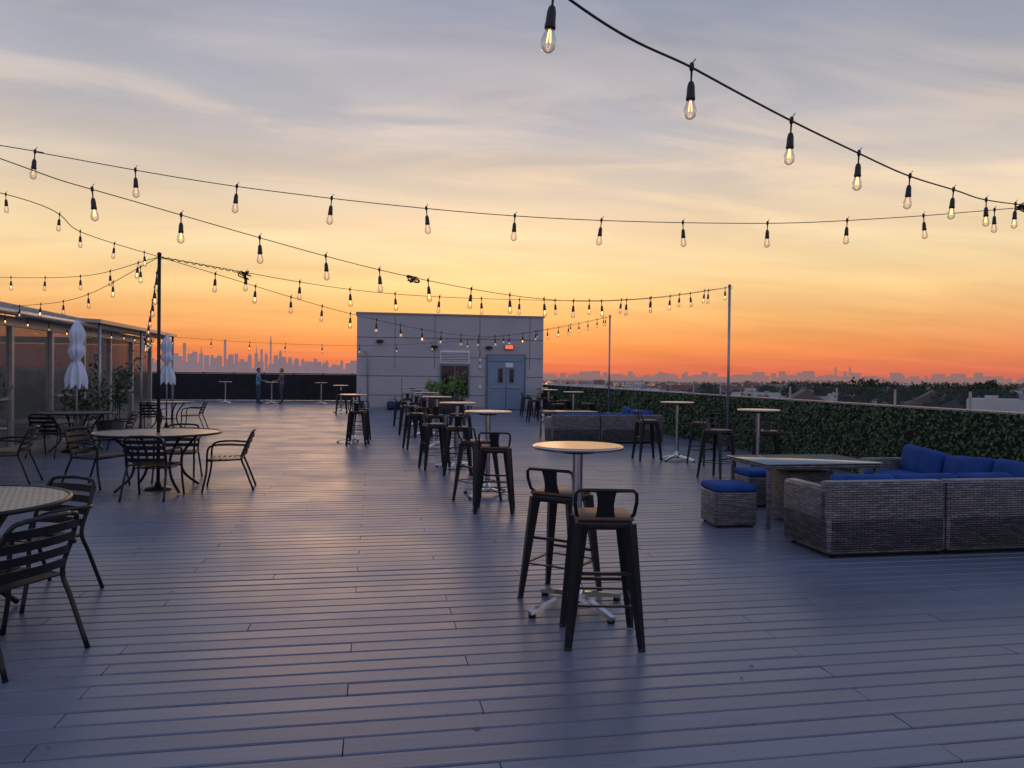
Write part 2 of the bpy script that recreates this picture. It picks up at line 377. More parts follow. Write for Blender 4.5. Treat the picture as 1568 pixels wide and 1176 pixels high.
# ------------------------------------------------------------------ patio chair
def arc_pts(pts,n=4):
    P=[Vector(p) for p in pts]; P=[P[0]*2-P[1]]+P+[P[-1]*2-P[-2]]; out=[]
    for i in range(1,len(P)-2):
        for k in range(n):
            t=k/n; a,b,c,d=P[i-1],P[i],P[i+1],P[i+2]
            out.append(0.5*((2*b)+(c-a)*t+(2*a-5*b+4*c-d)*t*t+(3*b-a-3*c+d)*t**3))
    out.append(P[-2]); return out
def chair_mesh():
    mb=MB(); B=M['black']
    for sx in(-1,1):
        mb.tube(arc_pts([(sx*0.27,0.30,0),(sx*0.262,0.25,0.25),(sx*0.262,0.24,0.50),(sx*0.27,0.19,0.58),(sx*0.275,0.02,0.60),(sx*0.26,-0.18,0.59),(sx*0.235,-0.24,0.585)],4),0.0135,B,8)
        mb.tube(arc_pts([(sx*0.25,-0.32,0),(sx*0.235,-0.22,0.27),(sx*0.225,-0.17,0.42),(sx*0.228,-0.23,0.60),(sx*0.20,-0.29,0.735),(sx*0.14,-0.305,0.76)],4),0.0135,B,8)
        mb.tube([(sx*0.225,-0.18,0.40),(sx*0.262,0.24,0.39)],0.011,B,8)
    mb.tube(arc_pts([(-0.14,-0.305,0.76),(0,-0.325,0.765),(0.14,-0.305,0.76)],4),0.0135,B,8)
    mb.tube([(-0.262,0.24,0.39),(0.262,0.24,0.39)],0.011,B,8)
    for z,y in ((0.475,-0.19),(0.55,-0.215),(0.625,-0.245),(0.695,-0.275)):
        vs=[];fs=[];n=9
        w=0.226
        for i in range(n):
            t=-1+2*i/(n-1); x=w*t; yy=y-0.035*(1-t*t); h=0.024
            vs+=[(x,yy,z-h),(x,yy-0.012,z+h),(x,yy-0.006,z+h),(x,yy+0.006,z-h)]
        for i in range(n-1):
            o=i*4
            for j in range(4): fs.append((o+j,o+(j+1)%4,o+4+(j+1)%4,o+4+j))
        mb.raw(vs,fs,B)
    for k in range(7):
        y=-0.16+k*0.063
        mb.box((0,y,0.405-0.006*math.sin(k)),(0.47,0.046,0.008),B)
    return mb
CH=chair_mesh().obj('patio_chair',(-1.93,4.47,0),R(64)).data
def add_ch(x,y,rz): put('patio_chair',CH,(x,y,0),R(rz))
add_ch(-2.24,5.66,150)
def patio_table_mesh(r,h=0.74):
    mb=MB()
    mb.lathe([(0,h-0.012),(r-0.01,h-0.012)],M['black'],48)
    mb.lathe([(r-0.012,h),(0,h)],M['lattice'],48,smooth=False)
    mb.tube([(r*math.cos(2*math.pi*i/48),r*math.sin(2*math.pi*i/48),h-0.006) for i in range(48)],0.015,M['black'],8,closed=True)
    for k in range(4):
        T=Matrix.Rotation(math.pi/2*k+R(40),4,'Z')
        mb.tube(arc_pts([(r*0.78,0,h-0.02),(r*0.62,0,h-0.12),(r*0.42,0,0.42),(r*0.45,0,0.2),(r*0.72,0,0.02)],5),0.018,M['black'],8,T)
        mb.tube([(r*0.43,0,0.30),(0,0,0.30)],0.01,M['black'],6,T)
    mb.tube([(r*0.3*math.cos(2*math.pi*i/24),r*0.3*math.sin(2*math.pi*i/24),0.30) for i in range(24)],0.009,M['black'],6,closed=True)
    return mb
PT=patio_table_mesh(0.76).obj('patio_table',(-2.73,10.58,0),0).data
PT2=patio_table_mesh(0.66).obj('patio_table',(-2.50,5.05,0),R(20)).data
add_ch(-1.86,10.60,95); add_ch(-2.62,9.90,-6); add_ch(-3.60,10.95,-112); add_ch(-2.7,11.5,180)
put('patio_table',PT2,(-5.5,11.2,0)); add_ch(-4.80,11.35,95)
put('patio_table',PT2,(-5.5,15.7,0)); add_ch(-4.75,15.7,90); add_ch(-5.6,14.8,-10)
put('patio_table',PT2,(-5.3,21.3,0)); add_ch(-4.6,21.2,90); add_ch(-5.4,20.4,0)

def umbrella():
    mb=MB()
    mb.tube([(0,0,0.03),(0,0,2.52)],0.02,M['alu'],10)
    mb.lathe([(0,0),(0.25,0),(0.25,0.04),(0.06,0.08),(0.03,0.2)],M['black'],24)
    prof=[(0.012,2.50),(0.035,2.44),(0.085,2.34),(0.12,2.22),(0.115,2.12),(0.085,2.02),(0.11,1.97),(0.13,1.90),(0.10,1.80),(0.05,1.73),(0.075,1.68),(0.12,1.58),(0.155,1.46),(0.17,1.36),(0.165,1.27)]
    n=72; rn=random.Random(4); ph=[rn.uniform(-.3,.3) for _ in prof]; vs=[];fs=[]
    for i,(r,z) in enumerate(prof):
        for j in range(n):
            a=2*math.pi*j/n
            q=r*(1+0.20*math.cos(8*a+ph[i]+z*1.2)+0.08*math.cos(3*a+z*5))
            zz=z-(0.09*(0.5+0.5*math.cos(8*a+ph[i]+z*1.2)) if i==len(prof)-1 else 0)-0.01*math.cos(5*a)
            vs.append((q*math.cos(a),q*math.sin(a),zz))
    for i in range(len(prof)-1):
        for j in range(n): fs.append((i*n+j,i*n+(j+1)%n,(i+1)*n+(j+1)%n,(i+1)*n+j))
    mb.raw(vs,fs,M['white_cloth'],True)
    mb.tube([(0.062*math.cos(2*math.pi*i/20),0.062*math.sin(2*math.pi*i/20),1.73) for i in range(20)],0.009,M['white_cloth'],6,closed=True)
    for k in range(8):
        mb.tube([(0.02,0,2.45),(0.09,0,1.25)],0.006,M['alu'],6,Matrix.Rotation(2*math.pi*k/8,4,'Z'))
    return mb
UM=umbrella().obj('closed_umbrella',(-5.5,15.7,0)).data; put('closed_umbrella',UM,(-5.3,21.3,0),R(20))

# ------------------------------------------------------------------ wicker furniture
def wk_sofa():
    mb=MB(); W=M['wicker']; C=M['blue']; L1=2.62; D=0.72
    for a,b in ((0,1.12),(1.135,2.62)):
        mb.rbox(((a+b)/2,D/2,0.19),(b-a,D,0.30),W,0.02)
        mb.rbox(((a+b)/2,0.07,0.34),(b-a,0.14,0.62),W,0.03,3)
    mb.rbox((0.07,D/2+0.02,0.31),(0.14,D,0.56),W,0.035,3)
    for a,b in ((D+0.01,1.55),(1.565,2.38)):
        mb.rbox((L1-D/2,(a+b)/2,0.19),(D,b-a,0.30),W,0.02)
        mb.rbox((L1-0.07,(a+b)/2,0.34),(0.14,b-a,0.62),W,0.03,3)
    mb.rbox((L1-D/2,2.38-0.06,0.31),(D,0.12,0.56),W,0.03,3)
    for x in (0.08,1.08,1.3,2.5):
        for y in (0.06,0.66): mb.tube([(x,y,0),(x,y,0.05)],0.02,M['black'],8)
    for y in (1.4,2.3):
        for x in (1.96,2.5): mb.tube([(x,y,0),(x,y,0.05)],0.02,M['black'],8)
    for a,b in ((0.15,0.78),(0.79,1.40),(1.41,1.89)):
        mb.rbox(((a+b)/2,0.46,0.405),(b-a,0.60,0.12),C,0.035,3,puff=0.012)
    for a,b in ((0.16,0.80),(0.81,1.52),(1.53,2.24)):
        mb.rbox((L1-0.45,(a+b)/2,0.405),(0.60,b-a,0.12),C,0.035,3,puff=0.012)
    for i,(a,b) in enumerate(((0.17,0.75),(0.77,1.38),(1.40,1.95))):
        mb.rbox(((a+b)/2,0.22,0.575),(b-a,0.13,0.21),C,0.04,3,rx=R(8),rz=R((-2,1,2)[i]),puff=0.015)
    for i,(a,b) in enumerate(((0.2,0.83),(0.85,1.52),(1.54,2.22))):
        mb.rbox((L1-0.24,(a+b)/2,(0.57,0.555,0.58)[i]),(0.15,b-a,0.33),C,0.055,4,ry=R(11),rx=R((2,-3,4)[i]),rz=R((3,-2,-4)[i]),puff=0.035)
    return mb
SO=wk_sofa().obj('wicker_sectional_sofa',(3.78,5.89,0)).data
put('wicker_sectional_sofa',SO,(3.92,16.7,0))
def ottoman():
    mb=MB(); mb.rbox((0,0,0.19),(0.44,0.42,0.34),M['wicker'],0.02)
    mb.rbox((0,0,0.395),(0.45,0.43,0.075),M['blue'],0.03,3,puff=0.01)
    for x in(-.18,.18):
        for y in (-.17,.17): mb.tube([(x,y,0),(x,y,0.03)],0.018,M['black'],8)
    return mb
OT=ottoman().obj('wicker_ottoman',(3.64,7.46,0),R(-3)).data
put('wicker_ottoman',OT,(4.55,8.55,0),R(0))
put('wicker_ottoman',OT,(4.6,19.3,0),R(0))
def wk_table():
    mb=MB(); W=M['wicker']
    mb.rbox((0.63,0.43,0.655),(1.3,0.88,0.012),M['glasstop'],0.004,1)
    for a in ((0.63,0.02,1.26,0.04),(0.63,0.84,1.26,0.04)): mb.rbox((a[0],a[1]+0.0,0.625),(a[2],a[3],0.04),W,0.01)
    for x in (0.02,1.24): mb.rbox((x,0.43,0.625),(0.04,0.775,0.04),W,0.01)
    for x in (0.03,1.23):
        for y in (0.035,0.825): mb.rbox((x,y,0.30),(0.04,0.04,0.60),W,0.01)
    mb.rbox((0.63,0.43,0.28),(0.5,0.4,0.52),W,0.02)
    return mb
wk_table().obj('wicker_dining_table',(3.9,7.13,0))
wk_table().obj('wicker_dining_table',(4.1,18.0,0))

# ------------------------------------------------------------------ hedge wall and glass railing
def leafs(mb,pts,size,m,rnd,flat=None):
    vs=[];fs=[]
    for p in pts:
        d=Vector((rnd.gauss(0,1),rnd.gauss(0,1),rnd.gauss(0,1)))
        if flat is not None: d=d*0.55+flat
        d.normalize(); u=d.orthogonal().normalized(); a=rnd.uniform(0,6.28)
        u=(Matrix.Rotation(a,3,d)@u); w=d.cross(u); s_=size*rnd.uniform(0.6,1.3); p=Vector(p); o=len(vs)
        vs+=[p-u*s_*0.5,p+w*s_*0.28,p+u*s_*0.5,p-w*s_*0.28]; fs.append((o,o+1,o+2,o+3))
    mb.raw(vs,fs,m)
rnd=random.Random(11)
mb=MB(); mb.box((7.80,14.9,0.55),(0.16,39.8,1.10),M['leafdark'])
pts=[]
y=-4.0
while y<33.6:
    dens=700 if 4<y<16 else (380 if y<24 else 200)
    if y<4: dens=120
    for k in range(int(dens*1.1*0.5)):
        yy=y+rnd.random()*0.5; zz=rnd.random()*1.1+0.01
        dep=0.02+0.05*(0.5+0.5*math.sin(yy*5.1+zz*4)*math.cos(zz*7+yy*2.3))+rnd.random()*0.035
        pts.append((7.72-dep,yy,zz))
    y+=0.5
near=[p for p in pts if p[1]<17]; far=[p for p in pts if p[1]>=17]
leafs(mb,near,0.062,M['leaf'],rnd,Vector((-1,-0.2,0.2))); leafs(mb,far,0.085,M['leaf'],rnd,Vector((-1,-0.2,0.2)))
mb.obj('hedge_wall',fixn=False)
mb=MB()
mb.box((7.80,14.9,1.118),(0.20,39.8,0.025),M['trim'])
y=-3
while y<33:
    mb.box((7.82,y+0.75,1.27),(0.012,1.44,0.26),M['glass'])
    mb.box((7.82,y,1.25),(0.025,0.025,0.24),M['alu']); y+=1.5
mb.obj('glass_railing')
rn=random.Random(77); mb=MB()
leafs(mb,[(rn.uniform(-3,6),rn.uniform(2.6,12),0.006) for _ in range(26)]+[(0.45,3.26,0.006)],0.035,M['dryleaf'],rn,Vector((0,0,6)))
mb.obj('fallen_leaves',fixn=False)

# ------------------------------------------------------------------ poles
def pole(name,x,y,h,m,r=0.028,base=True):
    mb=MB(); mb.tube([(0,0,0.0),(0,0,h)],r,m,12); mb.lathe([(0,h),(r*1.25,h),(r*1.25,h+0.03),(0,h+0.045)],m,12)
    if base: mb.lathe([(0,0.0),(0.16,0.0),(0.16,0.02),(0.05,0.04),(r,0.12)],M['black'],20)
    mb.tube([(r,0,h-0.05),(r+0.03,0,h-0.03),(r+0.03,0,h-0.01)],0.005,M['black'],6)
    return mb.obj(name,(x,y,0))
pole('string_light_pole',7.26,14.95,3.42,M['pole'])
pole('string_light_pole',7.3,23.3,3.42,M['pole'])
pole('string_light_pole',7.38,7.56,3.52,M['pole'])
pole('string_light_pole',-2.73,10.58,3.02,M['black'],0.022)
pole('string_light_pole',-7.0,7.4,3.95,M['black'],0.028)

# ------------------------------------------------------------------ string lights
def string(pts,spacing,start=0.3,r=0.0045,sc=1.0,seed=1,end=0.15,lit=0.3):
    rn=random.Random(seed)
    P=arc_pts(pts,14); mb=MB(); mb.tube(P,r,M['cable'],6)
    ds=[0]
    for a,b in zip(P[:-1],P[1:]): ds.append(ds[-1]+(b-a).length)
    s_=start
    while s_<ds[-1]-end:
        for i in range(len(ds)-1):
            if ds[i]<=s_<=ds[i+1]:
                t=(s_-ds[i])/(ds[i+1]-ds[i]); p=P[i].lerp(P[i+1],t); break
        T=Matrix.Translation(p)@Matrix.Rotation(rn.uniform(-.09,.09),4,'X')@Matrix.Rotation(rn.uniform(-.09,.09),4,'Y')@Matrix.Scale(sc,4)
        S=M['socket']
        mb.lathe([(0.0,0.026),(0.008,0.024),(0.013,0.012),(0.012,-0.012),(0.006,-0.02),(0.005,-0.07)],S,8,T)
        mb.tube([(0,0,0.015),(0.012,0,0.035),(0.02,0,0.045)],0.003,S,5,T)
        mb.lathe([(0.005,-0.066),(0.014,-0.075),(0.019,-0.095),(0.021,-0.135),(0.024,-0.155),(0.022,-0.162),(0,-0.162)],S,12,T)
        mb.lathe([(0.017,-0.160),(0.021,-0.175),(0.031,-0.205),(0.033,-0.222),(0.028,-0.242),(0.015,-0.254),(0.004,-0.258),(0,-0.259)],M['bulb'],14,T)
        F=M['fil'] if rn.random()<lit else M['fil2']
        for k in range(4):
            a=k*1.57+rn.random()
            mb.tube([(0.004*math.cos(a),0.004*math.sin(a),-0.165),(0.009*math.cos(a),0.009*math.sin(a),-0.215)],0.0020,F,4,T)
        s_+=spacing*rn.uniform(0.96,1.04)
    return mb.obj('string_lights',fixn=False)
string([(-2.6,0.9,4.2),(-0.9,1.95,3.45),(0.77,3.10,3.08),(1.58,3.65,3.06),(2.38,4.19,3.05),(3.27,4.8,3.07),(4.06,5.34,3.10),(5.04,6.0,3.19),(5.83,6.55,3.27),(7.35,7.56,3.50)],1.03,start=4.12,r=0.006,seed=2,lit=0.6)
string([(-7.0,7.42,3.9),(-3.35,7.82,3.58),(-3.0,7.82,3.53),(-1.18,7.78,3.30),(1.38,7.7,3.14),(3.9,7.66,3.17),(5.6,7.62,3.30),(7.35,7.58,3.50)],0.92,start=0.35,seed=3)
string([(-7.0,7.4,3.88),(-4.6,4.9,3.6),(-2.77,6.41,3.11),(-2.08,7.0,2.98),(0.25,8.99,2.68),(2.59,10.97,2.63),(4.9,12.96,2.92),(7.26,14.95,3.40)],0.77,start=0.5,seed=4)
LP=(-2.73,10.58,3.0)
string([LP,(-0.23,11.67,2.76),(2.27,12.77,2.80),(4.8,13.85,2.98),(7.26,14.95,3.40)],0.75,start=1.1,seed=5)
string([LP,(-0.22,13.76,2.53),(2.28,16.9,2.38),(4.8,20.1,2.80),(7.3,23.3,3.40)],0.72,start=0.9,seed=6)
string([(-7.0,7.4,3.7),(-3.6,8.3,3.25),(-3.2,9.3,3.06),LP],0.55,start=0.3,seed=7,sc=0.7)
string([LP,(-4.5,12.9,2.98),(-7.3,15.5,3.2)],1.1,start=0.7,seed=8,sc=0.85)
string([LP,(-4.5,12.9,2.65),(-6.4,15.2,2.66)],1.0,start=0.6,seed=9,sc=0.85)
string([LP,(-4.2,15.5,2.28),(-5.6,20.5,2.25),(-6.45,24.4,2.6)],0.8,start=0.8,seed=10)
string([(-6.45,24.6,2.6),(-3,24.3,2.42),(0.5,24.0,2.42),(4,23.6,2.75),(7.3,23.3,3.40)],1.1,start=0.5,seed=12)
string([(-6.3,9.0,2.5),(-6.3,12.0,2.42),(-6.3,15.0,2.5),(-6.3,18,2.42),(-6.3,21,2.5),(-6.3,24.4,2.46)],0.9,start=0.3,seed=13,sc=0.7,lit=0.8)
def bundle(x,y,z,s_):
    rn=random.Random(int(x*100)); mb=MB()
    for k in range(4):
        pts=[(rn.uniform(-1,1)*s_,rn.uniform(-.5,.5)*s_,rn.uniform(-1,0.7)*s_*0.7) for _ in range(5)]
        mb.tube(arc_pts(pts,4),0.008,M['cable'],6)
    mb.obj('cable_bundle',(x,y,z))
bundle(-1.75,11.0,2.86,0.10); bundle(0.45,9.17,2.66,0.08); bundle(7.2,7.55,3.50,0.09)
mb=MB(); P=[]
for i in range(60):
    t=i/59; c=Vector(LP).lerp(Vector((-1.75,11.0,2.88)),t); P.append(c+Vector((0,0.012*math.cos(i*1.3),0.012*math.sin(i*1.3))))
mb.tube(P,0.006,M['cable'],6); mb.obj('extension_cable')

# ------------------------------------------------------------------ service building
def building():
    x0,x1,y0,H=-0.72,7.47,33.7,4.12
    mb=MB(); W=M['wall']; xc=(x0+x1)/2
    mb.box((xc,y0+4,H/2),(x1-x0,8,H),W)
    pf=y0-0.003
    mb.box((xc,y0+4,H+0.03),(x1-x0+0.1,8.1,0.07),M['trim'])
    for z in (0.62,1.45,2.28,3.11):
        mb.box((xc,pf,z),(x1-x0,0.01,0.026),M['seam'])
    for x in (0.9,2.62,4.6,6.85):
        mb.box((x,pf-0.002,2.95),(0.018,0.01,2.3),M['seam'])
    for x in (1.2,3.1): mb.box((x,pf-0.002,0.7),(0.018,0.01,1.3),M['seam'])
    mb.box((xc,pf-0.01,0.06),(x1-x0,0.03,0.12),M['trim'])
    mb.tube([(-0.25,y0-0.06,0),(-0.25,y0-0.06,2.4),(-0.32,y0-0.06,2.5),(-0.4,y0-0.06,2.5)],0.03,M['alu'],8)
    wx0,wx1=2.85,4.15; wc=(wx0+wx1)/2
    mb.box((wc,pf-0.02,1.25),(wx1-wx0,0.06,1.45),M['frame'])
    mb.box((wc,pf-0.045,1.25),(wx1-wx0-0.14,0.03,1.32),M['darkglass'])
    mb.box((wc,pf-0.063,1.25),(0.04,0.02,1.32),M['frame'])
    mb.box((wc,pf-0.02,2.30),(wx1-wx0,0.06,0.56),M['white'])
    for k in range(7): mb.box((wc,pf-0.06,2.09+k*0.07),(wx1-wx0-0.1,0.04,0.03),M['white'])
    for k in range(6): mb.box((wc,pf-0.053,2.125+k*0.07),(wx1-wx0-0.1,0.01,0.025),M['seam'])
    dx0,dx1=4.88,6.66; dc=(dx0+dx1)/2
    mb.box((dc,pf-0.03,1.23),(dx1-dx0,0.08,2.46),M['frame'])
    for sgn in(-1,1):
        c=dc+sgn*(0.41)
        mb.box((c,pf-0.08,1.07),(0.79,0.05,2.08),M['door'])
        mb.box((c-sgn*0.16,pf-0.11,1.52),(0.24,0.02,0.66),M['frame'])
        mb.box((c-sgn*0.16,pf-0.122,1.52),(0.16,0.02,0.58),M['darkglass'])
        mb.box((c-sgn*0.05,pf-0.13,1.0),(0.62,0.04,0.05),M['alu'])
    mb.box((dc,pf-0.075,2.28),(1.62,0.03,0.27),M['door'])
    mb.box((dc+0.14,pf-0.12,1.98),(0.34,0.015,0.2),M['white'])
    mb.box((5.9,pf-0.06,2.78),(0.38,0.09,0.22),M['trim']); mb.box((5.9,pf-0.11,2.78),(0.32,0.012,0.15),M['exit'])
    for x,z in ((0.25,2.95),(2.6,2.75),(5.0,2.75)):
        mb.box((x,pf-0.08,z),(0.28,0.16,0.10),M['black']); mb.lathe([(0,0),(0.09,0),(0.06,0.06),(0,0.06)],M['black'],12,Matrix.Translation((x,pf-0.13,z-0.08)))
    for z in (2.2,1.9,1.0): mb.box((4.62,pf-0.03,z),(0.12,0.06,0.14),M['white'])
    mb.tube([(4.62,pf-0.02,2.27),(4.62,pf-0.02,2.9)],0.012,M['alu'],6)
    return mb.obj('service_building')
building()
def planter(x,y,w,h,ph,n,seed,m=None,name='potted_plant'):
    rn=random.Random(seed); mb=MB()
    if w>0.7: mb.rbox((0,0,h/2),(w,0.4,h),M['pot'],0.02); mb.box((0,0,h+0.001),(w-0.06,0.34,0.01),M['bark'])
    else: mb.lathe([(0,0),(w*0.36,0),(w*0.5,h),(w*0.46,h),(w*0.44,h-0.03),(0,h-0.03)],M['pot'],20)
    pts=[]
    for k in range(9):
        bx=rn.uniform(-1,1)*w*0.35; a=rn.uniform(0,6.28); tx=bx+math.cos(a)*0.28*ph; ty=math.sin(a)*0.28*ph; tz=h+ph*rn.uniform(0.55,1)
        mb.tube(arc_pts([(bx,0,h-0.03),(bx*0.8+tx*0.2,ty*0.3,h+(tz-h)*0.5),(tx,ty,tz)],3),0.008,M['bark'],5)
        for j in range(n//9):
            t=rn.uniform(0.3,1.05); pts.append((bx+(tx-bx)*t+rn.gauss(0,0.07),ty*t+rn.gauss(0,0.07),h+(tz-h)*t+rn.gauss(0,0.07)))
    leafs(mb,pts,0.10,m or M['plantleaf'],rn,Vector((0,-0.3,0.6)))
    return mb.obj(name,(x,y,0),fixn=False)
planter(2.5,29.8,1.5,0.62,0.75,900,21); planter(3.3,30.4,0.6,0.55,1.0,500,22)
planter(-5.75,18.4,0.6,0.42,1.5,600,23,M['leaf']); planter(-6.0,17.3,0.5,0.35,1.0,400,24,M['leaf']); planter(-6.05,13.2,0.5,0.4,1.1,400,25,M['leaf'])
mb=MB(); mb.rbox((0,0,0.19),(0.55,0.35,0.34),M['black'],0.03,2); mb.tube(arc_pts([(-0.15,0,0.36),(-0.1,0,0.43),(0.1,0,0.43),(0.15,0,0.36)],3),0.012,M['black'],6); mb.rbox((0,-0.18,0.2),(0.4,0.02,0.2),M['blue'],0.008,1)
mb.obj('storage_bin',(0.85,33.2,0))

# ------------------------------------------------------------------ far screen fence
mb=MB()
mb.box((-6.9,44.6,0.74),(14.6,0.03,1.44),M['fence'])
x=-14
while x<0: mb.box((x,44.64,0.78),(0.05,0.05,1.56),M['black']); x+=1.6
mb.tube([(-14.2,44.6,1.5),(0.4,44.6,1.5)],0.025,M['black'],8)
mb.box((-13.2,35,0.74),(0.03,19,1.44),M['fence'])
mb.tube([(-13.2,25.5,1.5),(-13.2,44.5,1.5)],0.025,M['black'],8)
mb.obj('screened_fence')

# ------------------------------------------------------------------ glazed pavilion on the left
def pavilion():
    mb=MB(); A=M['alu']; X=-6.6; y0,y1=3.0,24.6
    mb.box((X,(y0+y1)/2,0.06),(0.14,y1-y0,0.12),A)
    mb.box((X,(y0+y1)/2,2.42),(0.14,y1-y0,0.18),A)
    n=12; st=(y1-y0)/n
    for i in range(n+1):
        y=y0+i*st; mb.box((X+0.003,y,1.22),(0.10,0.10,2.22),A)
        if i<n:
            mb.box((X-0.01,y+st/2,1.22),(0.014,st-0.1,2.2),M['vinyl'])
            if i%2==0: mb.box((X+0.01,y+st/2,1.0),(0.05,st-0.1,0.05),A)
    mb.box((X-2.4,y1,2.42),(4.7,0.12,0.18),A)
    for k in range(4): mb.box((X-1.5*(k+1)+0.2,y1,1.22),(0.1,0.1,2.2),A)
    mb.box((X-2.4,y1+0.003,1.2),(4.6,0.014,2.2),M['vinyl'])
    ex,ez,rx,rz=X+0.35,2.54,X-5.0,3.62
    mb.raw([(ex,y0,ez),(ex,y1+0.3,ez),(rx,y1+0.3,rz),(rx,y0,rz),(ex,y0,ez+0.06),(ex,y1+0.3,ez+0.06),(rx,y1+0.3,rz+0.06),(rx,y0,rz+0.06)],
           [(0,1,2,3),(7,6,5,4),(0,4,5,1),(1,5,6,2),(2,6,7,3),(3,7,4,0)],M['roof'])
    y=y0+0.2
    while y<y1+0.3:
        mb.bar((ex,y,ez+0.07),(rx,y,rz+0.07),0.03,0.03,M['roof']); y+=0.42
    mb.tube([(ex+0.03,y0,ez+0.0),(ex+0.03,y1+0.3,ez+0.0)],0.055,A,8)
    mb.box((X-4.9,(y0+y1)/2,0.5),(0.1,y1-y0,1.0),M['int'])
    y=y0
    while y<y1: mb.box((X-4.9,y,1.9),(0.12,0.12,2.6),A); y+=2.4
    for k in range(6):
        y=y0+2+3.4*k
        mb.lathe([(0,0.72),(0.45,0.72),(0.45,0.75),(0,0.75)],M['int'],20,Matrix.Translation((X-1.8,y,0)))
        mb.tube([(X-1.8,y,0),(X-1.8,y,0.72)],0.04,M['black'],8)
        mb.tube([(X-3.4,y,3.0),(X-3.4,y,2.3)],0.02,M['black'],6)
    return mb.obj('glass_pavilion')
pavilion()
mb=MB()
mb.raw([(-7.6,18.2,2.66),(-5.9,18.2,2.58),(-5.9,24.9,2.58),(-7.6,24.9,2.66),(-7.6,18.2,2.74),(-5.9,18.2,2.66),(-5.9,24.9,2.66),(-7.6,24.9,2.74)],
       [(0,3,2,1),(4,5,6,7),(0,1,5,4),(1,2,6,5),(2,3,7,6),(3,0,4,7)],M['roof'])
for y in (18.4,21.5,24.7): mb.tube([(-5.98,y,0),(-5.98,y,2.58)],0.035,M['alu'],8)
mb.obj('metal_canopy')

